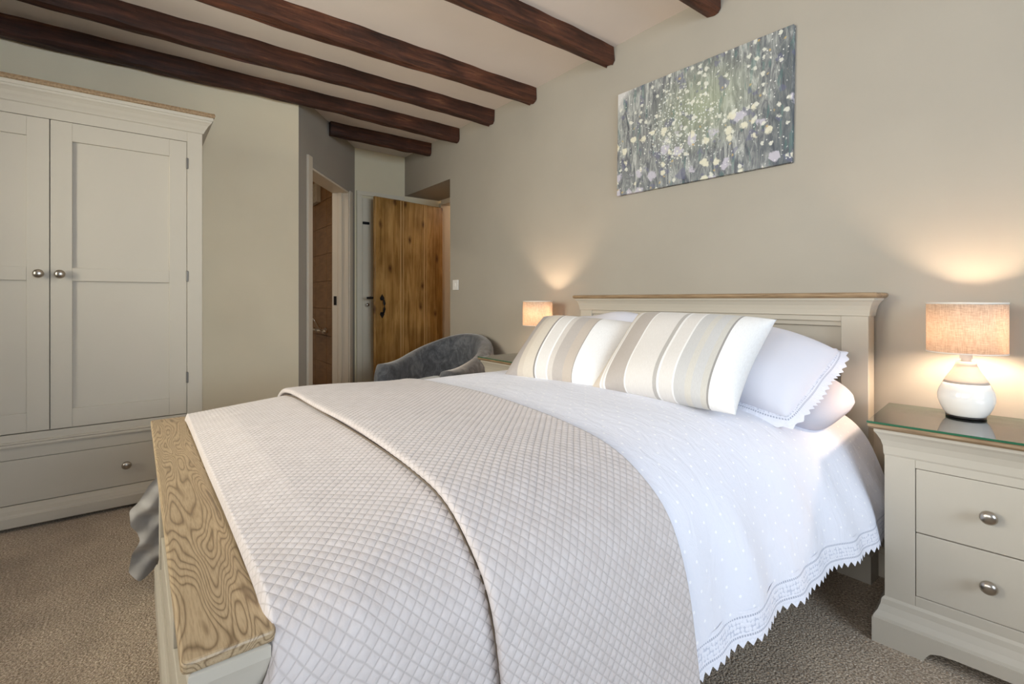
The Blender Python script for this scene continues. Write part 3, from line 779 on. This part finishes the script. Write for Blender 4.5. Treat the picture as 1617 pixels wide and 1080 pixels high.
def normals(P):
    du = np.gradient(P, axis=0); dv = np.gradient(P, axis=1)
    n = np.cross(du, dv); n /= (np.linalg.norm(n, axis=-1, keepdims=True) + 1e-12)
    return n
def smoothstep(x): x = np.clip(x, 0, 1); return x * x * (3 - 2 * x)
def quilt_h(S, Y, c=.0140):
    a = np.abs(np.sin(PI * (S + Y) / math.sqrt(2) / c)); b = np.abs(np.sin(PI * (S - Y) / math.sqrt(2) / c))
    return np.minimum(a, b) ** .5

def sheet(name, S, Ypath, off_path, parent, mat, amp, wrinkle, seed, hmul=None, quilt=True, side=0.0, foot=False, warp=None):
    """S: 1D arc coordinates; Ypath/off_path: path in Y with offset above the bed surface"""
    wf = warp or (lambda q, yy: q)
    P = np.stack([surf(wf(S, yy), yy) for yy in Ypath], 1)      # (ns, ny, 3)
    # normals from the base surface, evaluated with increasing Y
    e = .01
    P2 = np.stack([surf(wf(S, yy), yy + e) for yy in Ypath], 1)
    dS = np.gradient(P, axis=0); n = np.cross(dS, P2 - P); n /= np.linalg.norm(n, axis=-1, keepdims=True) + 1e-12
    if n[len(S) // 2, 0, 2] < 0: n = -n
    SS, YY = np.meshgrid(S, Ypath, indexing='ij')
    arc = np.concatenate([[0], np.cumsum(np.hypot(np.diff(Ypath), np.diff(off_path)))]) + Ypath[0]
    AA = np.broadcast_to(arc, SS.shape)
    h = np.broadcast_to(off_path, SS.shape).copy()
    hang = smoothstep((np.abs(SS) - .58) / .25)
    h += wrinkle * wavesum(SS, YY, 7, 6, 20, seed) * (1 + 1.0 * hang)
    if side: h += side * hang * (np.sin(YY * 17 + 2.2 * np.sin(YY * 5.3) + SS * 2.5) + .5 * np.sin(YY * 41 - SS * 6)) * smoothstep((np.abs(SS) - .62) / .4)
    if quilt:
        q = amp * quilt_h(SS, AA)
        if hmul is not None: q = q * np.broadcast_to(hmul, SS.shape)
        h += q
    P = P + n * h[..., None]
    if foot: P[..., 1] -= .045 * smoothstep((np.abs(SS) - .70) / .10) * np.exp(-(YY - .14) / .06)
    return grid_mesh(name, P, mat, parent, uv=np.stack([SS, AA], -1))

def hemwarp(S, Y):
    k = np.interp(Y, [.80, .87, 1.95], [.94, .935, .80])
    return np.where(S > .5, .5 + (S - .5) * k, S)
def arcs(lo, hi, step): return np.linspace(lo, hi, int((hi - lo) / step) + 1)

# white duvet cover
dv = thing('duvet', 'white embroidered duvet with lace hem spread under the quilted bedspread', 'duvet', (-1.31, 1.3, .3))
sh = 1.035
S = arcs(-1.02, sh, .009); Yp = np.arange(.80, 1.96, .009)
dcover = sheet('cover', S, Yp, np.full(len(Yp), .012), dv, 'duvet', 0, .0032, 11, quilt=False, side=.008, warp=hemwarp)
# lace hem strip with pointed edge, along the near side
def hem(side, parent):
    n = int((1.955 - .80) / .0022) + 1; ys = np.linspace(.80, 1.955, n)
    rows = 8; P = np.zeros((rows, n, 3)); U = np.zeros((rows, n, 2))
    tooth = .024; tr = 1 - np.abs(((ys / tooth) % 1) * 2 - 1)
    for r in range(rows):
        d = .060 * r / (rows - 1)
        dd = d if r < rows - 1 else d + .014 * tr
        for i, yy in enumerate(ys):
            ddi = dd if np.isscalar(dd) else dd[i]
            sa = np.array([side * ((sh if side > 0 else 1.02) - .012)])
            if side > 0: sa = hemwarp(sa, yy)
            p = surf(sa + side * ddi, yy)[0]
            SSi = (sh - .012 + ddi)
            hg = smoothstep(np.array((SSi - .58) / .25)) * smoothstep(np.array((SSi - .62) / .4))
            hang_i = float(smoothstep(np.array((SSi - .58) / .25)))
            hh = .0125 + .003 * r / (rows - 1) + .0032 * float(wavesum(np.array(SSi * side), np.array(yy), 7, 6, 20, 11)) * (1 + hang_i) + .008 * hg * (math.sin(yy * 17 + 2.2 * math.sin(yy * 5.3) + SSi * 2.5) + .5 * math.sin(yy * 41 - SSi * 6)) + .002 * math.sin(yy * 60)
            p = p + np.array([side * hh, 0, 0]); P[r, i] = p; U[r, i] = (yy, ddi)
    return grid_mesh('lace_trim', P, 'lace', parent, uv=U)
hem(1, dv); hem(-1, dv)

# quilted bedspread: lower layer and the part folded back over it
bs = thing('bedspread', 'pale pinkish-grey diamond quilted bedspread folded across the foot of the bed', 'bedspread', (-1.33, .5, .3))
S = arcs(-1.12, 1.15, .0029)
Yl = np.concatenate([[.132, .1325, .136], np.arange(.139, .55, .0029)])
Ol = np.full(len(Yl), .016); Ol[:3] = [-.005, .003, .012]
hl = np.ones(len(Yl)); hl[:3] = 0
sheet('lower_layer', S, Yl, Ol, bs, 'quilt', .0026, .0022, 21, hmul=hl, foot=True)
# folded layer: under-edge, rounded fold, top, thin far edge
a = np.linspace(-PI / 2, PI / 2, 9)
Yf = np.concatenate([np.linspace(.50, .43, 10)[:-1], .430 - .0065 * np.cos(a), np.arange(.434, .865, .0029), [.868, .871, .871, .868]])
Of = np.concatenate([np.full(9, .0275), .0350 + .0075 * np.sin(a), np.full(len(np.arange(.434, .865, .0029)), .045), [.044, .036, .026, .020]])
lim = len(Of); fl = np.arange(lim)
body = (fl >= 18) & (fl < lim - 4)
Of = np.where(body, .043 - .018 * smoothstep((Yf - .45) / .40), Of)
Of[-4:] = [.028, .024, .018, .014]
hm = np.where(body, 1.0, .6); hm[:9] = 0; hm[-4:] = .2
sheet('folded_layer', S, Yf, Of, bs, 'quilt', .0026, .0022, 21, hmul=hm)
Sb = arcs(-1.10, 1.14, .01); Pb = surf(Sb, .4295)
fold_edge = tube('edge_line', [tuple(p_ + np.array([0.020 * np.sign(s_) * smoothstep(np.array((abs(s_) - .60) / .25)), 0, .0215 * (1 - smoothstep(np.array((abs(s_) - .60) / .25)))])) for p_, s_ in zip(Pb, Sb)], .0024, 'dark_edge', bs, 6)  # thin dark tube run along the underside of the fold
fold_edge['label'] = 'thin dark edge under the fold'
# corner that hangs past the footboard on the wardrobe side, lining outwards
rows, cols = 60, 40
P = np.zeros((rows, cols, 3)); U = np.zeros((rows, cols, 2))
zk = np.array([.46, .36, .30, .255, .215, .185, .165, .10, .055, .02]); ek = np.array([.110, .055, .010, -.018, -.014, .004, .012, -.012, -.020, .012])
for i in range(rows):
    z = .46 - .44 * i / (rows - 1)
    e = np.interp(z, zk[::-1], ek[::-1])
    for j in range(cols):
        u = j / (cols - 1); y = e + (.17 - e) * u
        zz = z + .06 * u * smoothstep(np.array((.30 - z) / .2))
        fold = .022 * math.sin((zz * 1.0 + y * .75) * 46) + .010 * math.sin((zz - y) * 60)
        xx = -2.125 - .015 * (.46 - zz) / .4 + fold * smoothstep(np.array((.44 - zz) / .15)) - .02 * (1 - u) * .5
        P[i, j] = (xx, y, zz); U[i, j] = (y, z)
hcn = grid_mesh('hanging_corner', P, 'quilt_lining', bs, uv=U)
hcn['label'] = 'plain grey lining side of the hanging corner'

# ------------------------------------------------------------------ pillows and cushions
def pillow_grid(wd, ht, th, nu=48, nv=40, pinch=.07, px=2.6, q=.52, lump=.0, seed=1, rnd=0.0):
    u = np.linspace(-1, 1, nu); v = np.linspace(-1, 1, nv)
    u = np.sin(u * PI / 2) * .55 + u * .45; v = np.sin(v * PI / 2) * .55 + v * .45
    Ug, Vg = np.meshgrid(u, v, indexing='ij')
    X = wd / 2 * Ug * (1 - pinch * (1 - Vg ** 2) * Ug ** 2); Z = ht / 2 * Vg * (1 - pinch * (1 - Ug ** 2) * Vg ** 2)
    X = X * np.sqrt(1 - rnd * Vg ** 4 / 2); Z = Z * np.sqrt(1 - rnd * Ug ** 4 / 2)
    T = th / 2 * ((1 - np.abs(Ug) ** px) * (1 - np.abs(Vg) ** px)) ** q
    T = T * (1 + lump * wavesum(X, Z, 5, 8, 22, seed))
    return X, Z, T, (Ug + 1) / 2, (Vg + 1) / 2

def pillow(name, label, cat, mat, wd, ht, th, loc, rot, group=None, part='cover', lace=False, **kw):
    root = thing(name, label, cat, (0, 0, 0), group)
    X, Z, T, U, V = pillow_grid(wd, ht, th, **kw)
    front = np.stack([X, -T, Z], -1); back = np.stack([X, T, Z], -1)[::-1]
    P = np.concatenate([front, back[1:-1]], 0)
    UVs = np.concatenate([np.stack([U, V], -1), np.stack([U, V], -1)[::-1][1:-1]], 0)
    nu, nv = P.shape[:2]
    o = grid_mesh(part, P, mat, root, uv=UVs, closed_u=True)
    bm = bmesh.new(); bm.from_mesh(o.data); bmesh.ops.remove_doubles(bm, verts=bm.verts, dist=1e-5)
    bmesh.ops.recalc_face_normals(bm, faces=bm.faces); bm.to_mesh(o.data); bm.free()
    if lace: lace_edge(root, wd, ht)
    root.location = loc; root.rotation_euler = rot
    return root

def lace_edge(root, wd, ht):
    """frill around a pillow: flat flange with pointed teeth in local xz, drooping on -y side"""
    pts = []; per = []
    step = .0045
    def seg(a, b):
        L = math.hypot(b[0] - a[0], b[1] - a[1]); k = int(L / step)
        return [(a[0] + (b[0] - a[0]) * i / k, a[1] + (b[1] - a[1]) * i / k) for i in range(k)]
    w2, h2 = wd / 2 - .02, ht / 2 - .02
    loop = seg((-w2, -h2), (w2, -h2)) + seg((w2, -h2), (w2, h2)) + seg((w2, h2), (-w2, h2)) + seg((-w2, h2), (-w2, -h2))
    n = len(loop); rows = 5; P = np.zeros((n, rows, 3)); U = np.zeros((n, rows, 2))
    s = 0; prev = loop[-1]
    for i, (x, z) in enumerate(loop):
        s += math.hypot(x - prev[0], z - prev[1]); prev = (x, z)
        dx, dz = (x / w2), (z / h2)
        if abs(dx) > abs(dz): nx, nz = math.copysign(1, dx), (dz ** 7)
        else: nx, nz = (dx ** 7), math.copysign(1, dz)
        L = math.hypot(nx, nz); nx /= L; nz /= L
        tooth = 1 - abs(((s / .024) % 1) * 2 - 1)
        for r in range(rows):
            d = .015 + .035 * r / (rows - 1) + (.012 * tooth if r == rows - 1 else 0)
            wob = .006 * math.sin(s * 38) * r / (rows - 1)
            P[i, r] = (x + nx * d, wob + .016 * (r / (rows - 1)) ** 1.5, z + nz * d); U[i, r] = (s, .018 + d)
    return grid_mesh('lace_frill', P, 'lace', root, uv=U, closed_u=True)

GP = 'bed pillows'
# lower pillows, upper pillows (near pair and far pair); lying nearly flat: local z points to the headboard
pillow('pillow', 'plain grey-white pillow, lower of the stack nearest the glass-topped nightstand', 'pillow', 'pillow_grey', .70, .45, .19, (-.925, 1.80, .682), (R(-85), R(7), R(2)), GP, lump=.10, seed=4, pinch=.0, rnd=.55, px=3.5)
pillow('pillow', 'plain grey-white pillow, lower of the stack on the armchair side', 'pillow', 'pillow_grey', .70, .45, .19, (-1.64, 1.80, .682), (R(-85), R(-7), R(-2)), GP, lump=.10, seed=5, pinch=.0, rnd=.55, px=3.5)
pillow('pillow', 'white lace-edged pillow, upper of the stack nearest the right-hand lamp', 'pillow', 'pillow_white', .60, .42, .20, (-.925, 1.695, .785), (R(-66), R(9), R(3)), GP, lace=True, lump=.11, seed=6, pinch=.0, px=3.4)
pillow('pillow', 'white lace-edged pillow, upper of the stack behind the left striped cushion', 'pillow', 'pillow_white', .60, .42, .20, (-1.63, 1.69, .785), (R(-66), R(-8), R(-3)), GP, lace=True, lump=.11, seed=7, pinch=.0, px=3.4)
GC = 'striped cushions'
pillow('cushion', 'right-hand striped cushion, cream, taupe and silver with a wide white end', 'cushion', 'stripes_a', .50, .38, .17, (-.930, 1.42, .815), (R(-48), R(1), R(4)), GC, lump=.04, seed=8)
pillow('cushion', 'left-hand striped cushion with a wide grey band at its outer end', 'cushion', 'stripes_b', .47, .36, .17, (-1.385, 1.37, .795), (R(-48), R(2), R(12)), GC, lump=.04, seed=9)

# ------------------------------------------------------------------ nightstands (local: x across, front faces -y, origin at back centre on floor)
def nightstand(label):
    ns = thing('nightstand', label, 'nightstand', (0, 0, 0), 'bedside nightstands')
    W, Dp = .438, .33; x0, x1, y0, y1 = -W / 2, W / 2, -Dp, 0.0
    boxes('body', [(x0, x1, y0 + .022, y1, .05, .60)], FP, ns)
    box('post', x0, x0 + .070, y0, y0 + .022, .125, .56, FP, ns, .0015); box('post', x1 - .070, x1, y0, y0 + .022, .125, .56, FP, ns, .0015)
    a, b = x0 + .070, x1 - .070
    box('top_rail', a, b, y0, y0 + .022, .522, .56, FP, ns, .0015); box('bottom_rail', a, b, y0, y0 + .022, .125, .160, FP, ns, .0015)
    for z0, z1 in ((.160, .341), (.341, .522)):
        d = box('drawer', a + .0015, b - .0015, y0 + .001, y0 + .020, z0 + .0015, z1 - .0015, FP, ns, .0015)
        knob(d, ((a + b) / 2, y0 + .001, (z0 + z1) / 2 + .005), '-Y', .0175)
    moulding('cornice', x0, x1, y0, y1 - .03, [(0, .545), (.002, .550), (.003, .572), (.008, .590), (.016, .606), (.022, .614), (.022, .622)], FP, ns)
    moulding('oak_top', x0, x1, y0, y1 - .036, [(.020, .622), (.030, .624), (.035, .630), (.035, .636), (.033, .638)], 'oak_edge', ns)
    # plinth with a cut-away arch in the front
    pl = moulding('plinth', x0, x1, y0, y1 - .03, [(.024, .070), (.022, .078), (.014, .092), (.008, .110), (.006, .125), (0, .132)], FP, ns)
    prof = [(x0 - .026, 0), (x0 + .09, 0), (x0 + .095, .012), (x0 + .105, .026), (x0 + .125, .034), (x0 + .16, .036), (x1 - .16, .036), (x1 - .125, .034), (x1 - .105, .026), (x1 - .095, .012), (x1 - .09, 0), (x1 + .026, 0), (x1 + .026, .070), (x0 - .026, .070)]
    bm = bmesh.new()
    f0 = [bm.verts.new((x, y0 - .026, z)) for x, z in prof]; f1 = [bm.verts.new((x, y0 + .004, z)) for x, z in prof]
    bm.faces.new(f0); bm.faces.new(f1[::-1])
    for i in range(len(prof)): j = (i + 1) % len(prof); bm.faces.new((f0[i], f1[i], f1[j], f0[j]))
    from_bm('foot_skirt', bm, FP, ns)
    for s in (-1, 1):
        xa = s * (W / 2 + .011); box('foot_skirt', xa - .015, xa + .015, y0 + .004, y1 - .005, 0, .070, FP, ns)
    return ns
def glass_top(label):
    bm = bmesh.new(); add_box(bm, -.256, .256, -.365, -.006, .6385, .6445, .0008, 1)
    bmesh.ops.recalc_face_normals(bm, faces=bm.faces)
    me = bpy.data.meshes.new('glass_sheet'); bm.to_mesh(me); bm.free()
    me.materials.append(M['glass_sheet']); me.materials.append(M['glass_edge'])
    for p_ in me.polygons: p_.material_index = 0 if abs(p_.normal.z) > .9 else 1
    o = bpy.data.objects.new('glass_sheet', me); COL.objects.link(o)
    return tag(o, label, 'glass sheet', 'nightstand glass tops')

ns1 = nightstand('cream-grey two-drawer nightstand in the right foreground')
gl1 = glass_top('clear green-edged glass sheet on the foreground nightstand')
ns2 = copy_tree(ns1); ns2['label'] = 'cream-grey nightstand on the far side of the bed, beside the grey armchair'
gl2 = gl1.copy(); COL.objects.link(gl2); gl2['label'] = 'clear glass sheet on the far nightstand beside the armchair'
rz1 = R(6)
for o in (ns1, gl1): o.location = (-.272, 2.088, 0); o.rotation_euler.z = rz1
for o in (ns2, gl2): o.location = (-2.275, 2.055, 0); o.rotation_euler.z = R(0)

# ------------------------------------------------------------------ lamps (local origin at the foot)
def lamp(label):
    L = thing('table_lamp', label, 'lamp', (0, 0, 0), 'bedside lamps')
    lathe('foot_ring', [(.044, 0), (.0465, .001), (.0465, .0065), (.044, .007)], 'black_plastic', L, 40)
    lathe('base', [(.046, .0072), (.048, .012), (.052, .016), (.060, .034), (.0655, .052), (.066, .066), (.063, .082), (.0555, .098), (.0525, .1045)], 'ceramic_gloss', L, 48)
    lathe('upper_band', [(.0527, .1045), (.049, .112), (.041, .127), (.033, .140), (.026, .156), (.0245, .159), (.0245, .168), (.012, .169)], 'ceramic_matte', L, 48)
    lathe('lamp_holder', [(.011, .169), (.011, .176), (.015, .177), (.015, .204), (.012, .206)], 'switch_white', L, 20)
    lathe('bulb', [(.009, .206), (.010, .225), (.014, .238), (.0165, .250), (.014, .262), (.008, .268), (0, .270)], 'bulb_glow', L, 20)
    r = .092
    s = lathe('shade', [(r, .196), (r, .345), (r - .0015, .345), (r - .0015, .196), (r, .196)], 'linen_shade', L, 64)
    lathe('top_ring', [(r + .0008, .342), (r + .001, .3465), (r - .002, .3465), (r - .002, .342), (r + .0008, .342)], 'metal_ring', s, 64)
    lathe('bottom_ring', [(r + .0006, .195), (r + .0006, .1985), (r - .002, .1985), (r - .002, .195), (r + .0006, .195)], 'metal_ring', s, 64)
    for k in range(3):
        a = 2 * PI * k / 3 + .4
        tube('shade_strut', [(.014 * math.cos(a), .014 * math.sin(a), .200), ((r - .002) * math.cos(a), (r - .002) * math.sin(a), .200)], .0012, 'metal_ring', L, 6)
    return L
l1 = lamp('lit table lamp with linen drum shade on the foreground nightstand')
l2 = copy_tree(l1); l2['label'] = 'lit table lamp with linen drum shade on the far nightstand, partly behind a cushion'
l1.location = (-.318, 1.985, .6446); l2.location = (-2.275, 1.965, .6446)

# remote control on the far nightstand
rm = thing('remote_control', 'small black remote control lying on the far nightstand', 'remote', (-2.17, 1.76, .6446))
box('case', -2.215, -2.125, 1.745, 1.785, .6448, .662, 'black_plastic', rm, .005)
for k in range(5): box('button', -2.205 + k * .016, -2.196 + k * .016, 1.758, 1.770, .661, .664, 'button_grey', rm, .001)

# ------------------------------------------------------------------ tub armchair (local: faces -y)
ch = thing('armchair', 'low blue-grey velvet tub armchair in the corner by the pine door', 'armchair', (0, 0, 0))
rr = .285; ys_ = -.24
path = [(rr, y, 0) for y in np.linspace(ys_, .02, 8)[:-1]] + [(rr * math.cos(a), .02 + rr * math.sin(a), 0) for a in np.linspace(0, PI, 25)] + [(-rr, y, 0) for y in np.linspace(.02, ys_, 8)[1:]]
n = len(path); sec = 20
P = np.zeros((n, sec, 3))
for i, (x, y, _) in enumerate(path):
    u = i / (n - 1); c_ = smoothstep(np.array(1 - abs(u - .5) / .46)); top = .55 + .19 * float(c_)
    p0 = np.array(path[max(i - 1, 0)]); p1 = np.array(path[min(i + 1, n - 1)]); d = p1 - p0; d /= np.linalg.norm(d)
    nrm = np.array([d[1], -d[0], 0])
    lean = .035 * float(c_)
    hw = .058; z0 = .10
    prof = []
    for k in range(sec):
        a = 2 * PI * k / sec; ca, sa = math.cos(a), math.sin(a)
        ox = hw * math.copysign(abs(ca) ** .6, ca); oz = (top + z0) / 2 + (top - z0) / 2 * math.copysign(abs(sa) ** .28, sa)
        prof.append((ox, oz))
    for k, (ox, oz) in enumerate(prof):
        q = np.array([x, y, 0]) + nrm * (ox + lean * (oz - z0) / .6); P[i, k] = (q[0], q[1], oz)
bm = bmesh.new()
V = [[bm.verts.new(P[i, k]) for k in range(sec)] for i in range(n)]
for i in range(n - 1):
    for k in range(sec): bm.faces.new((V[i][k], V[i + 1][k], V[i + 1][(k + 1) % sec], V[i][(k + 1) % sec]))
for e in (0, n - 1):       # rounded arm fronts
    cpt = np.mean(P[e], axis=0) + np.array([0, -.025, 0])
    ring = [bm.verts.new(cpt + (P[e, k] - np.mean(P[e], axis=0)) * .75) for k in range(sec)]
    for k in range(sec):
        f = (V[e][k], ring[k], ring[(k + 1) % sec], V[e][(k + 1) % sec]); bm.faces.new(f if e == 0 else f[::-1])
    bm.faces.new(ring if e else ring[::-1])
from_bm('tub_back', bm, 'velvet', ch, True)
bm = bmesh.new(); add_box(bm, -.235, .235, -.27, .25, .12, .30, .02, 2); from_bm('seat_base', bm, 'velvet', ch, True)
bm = bmesh.new(); add_box(bm, -.232, .232, -.30, .22, .30, .42, .04, 4); from_bm('seat_cushion', bm, 'velvet', ch, True)
for sx in (-1, 1):
    for yy in (-.22, .20):
        lathe('leg', [(.014, 0), (.022, .12)], 'dark_wood', ch, 12, 'Z', (sx * .24, yy, 0))
ch.scale = (1.06, 1.06, 1.0); ch.location = (-3.03, 1.69, 0); ch.rotation_euler.z = R(18)
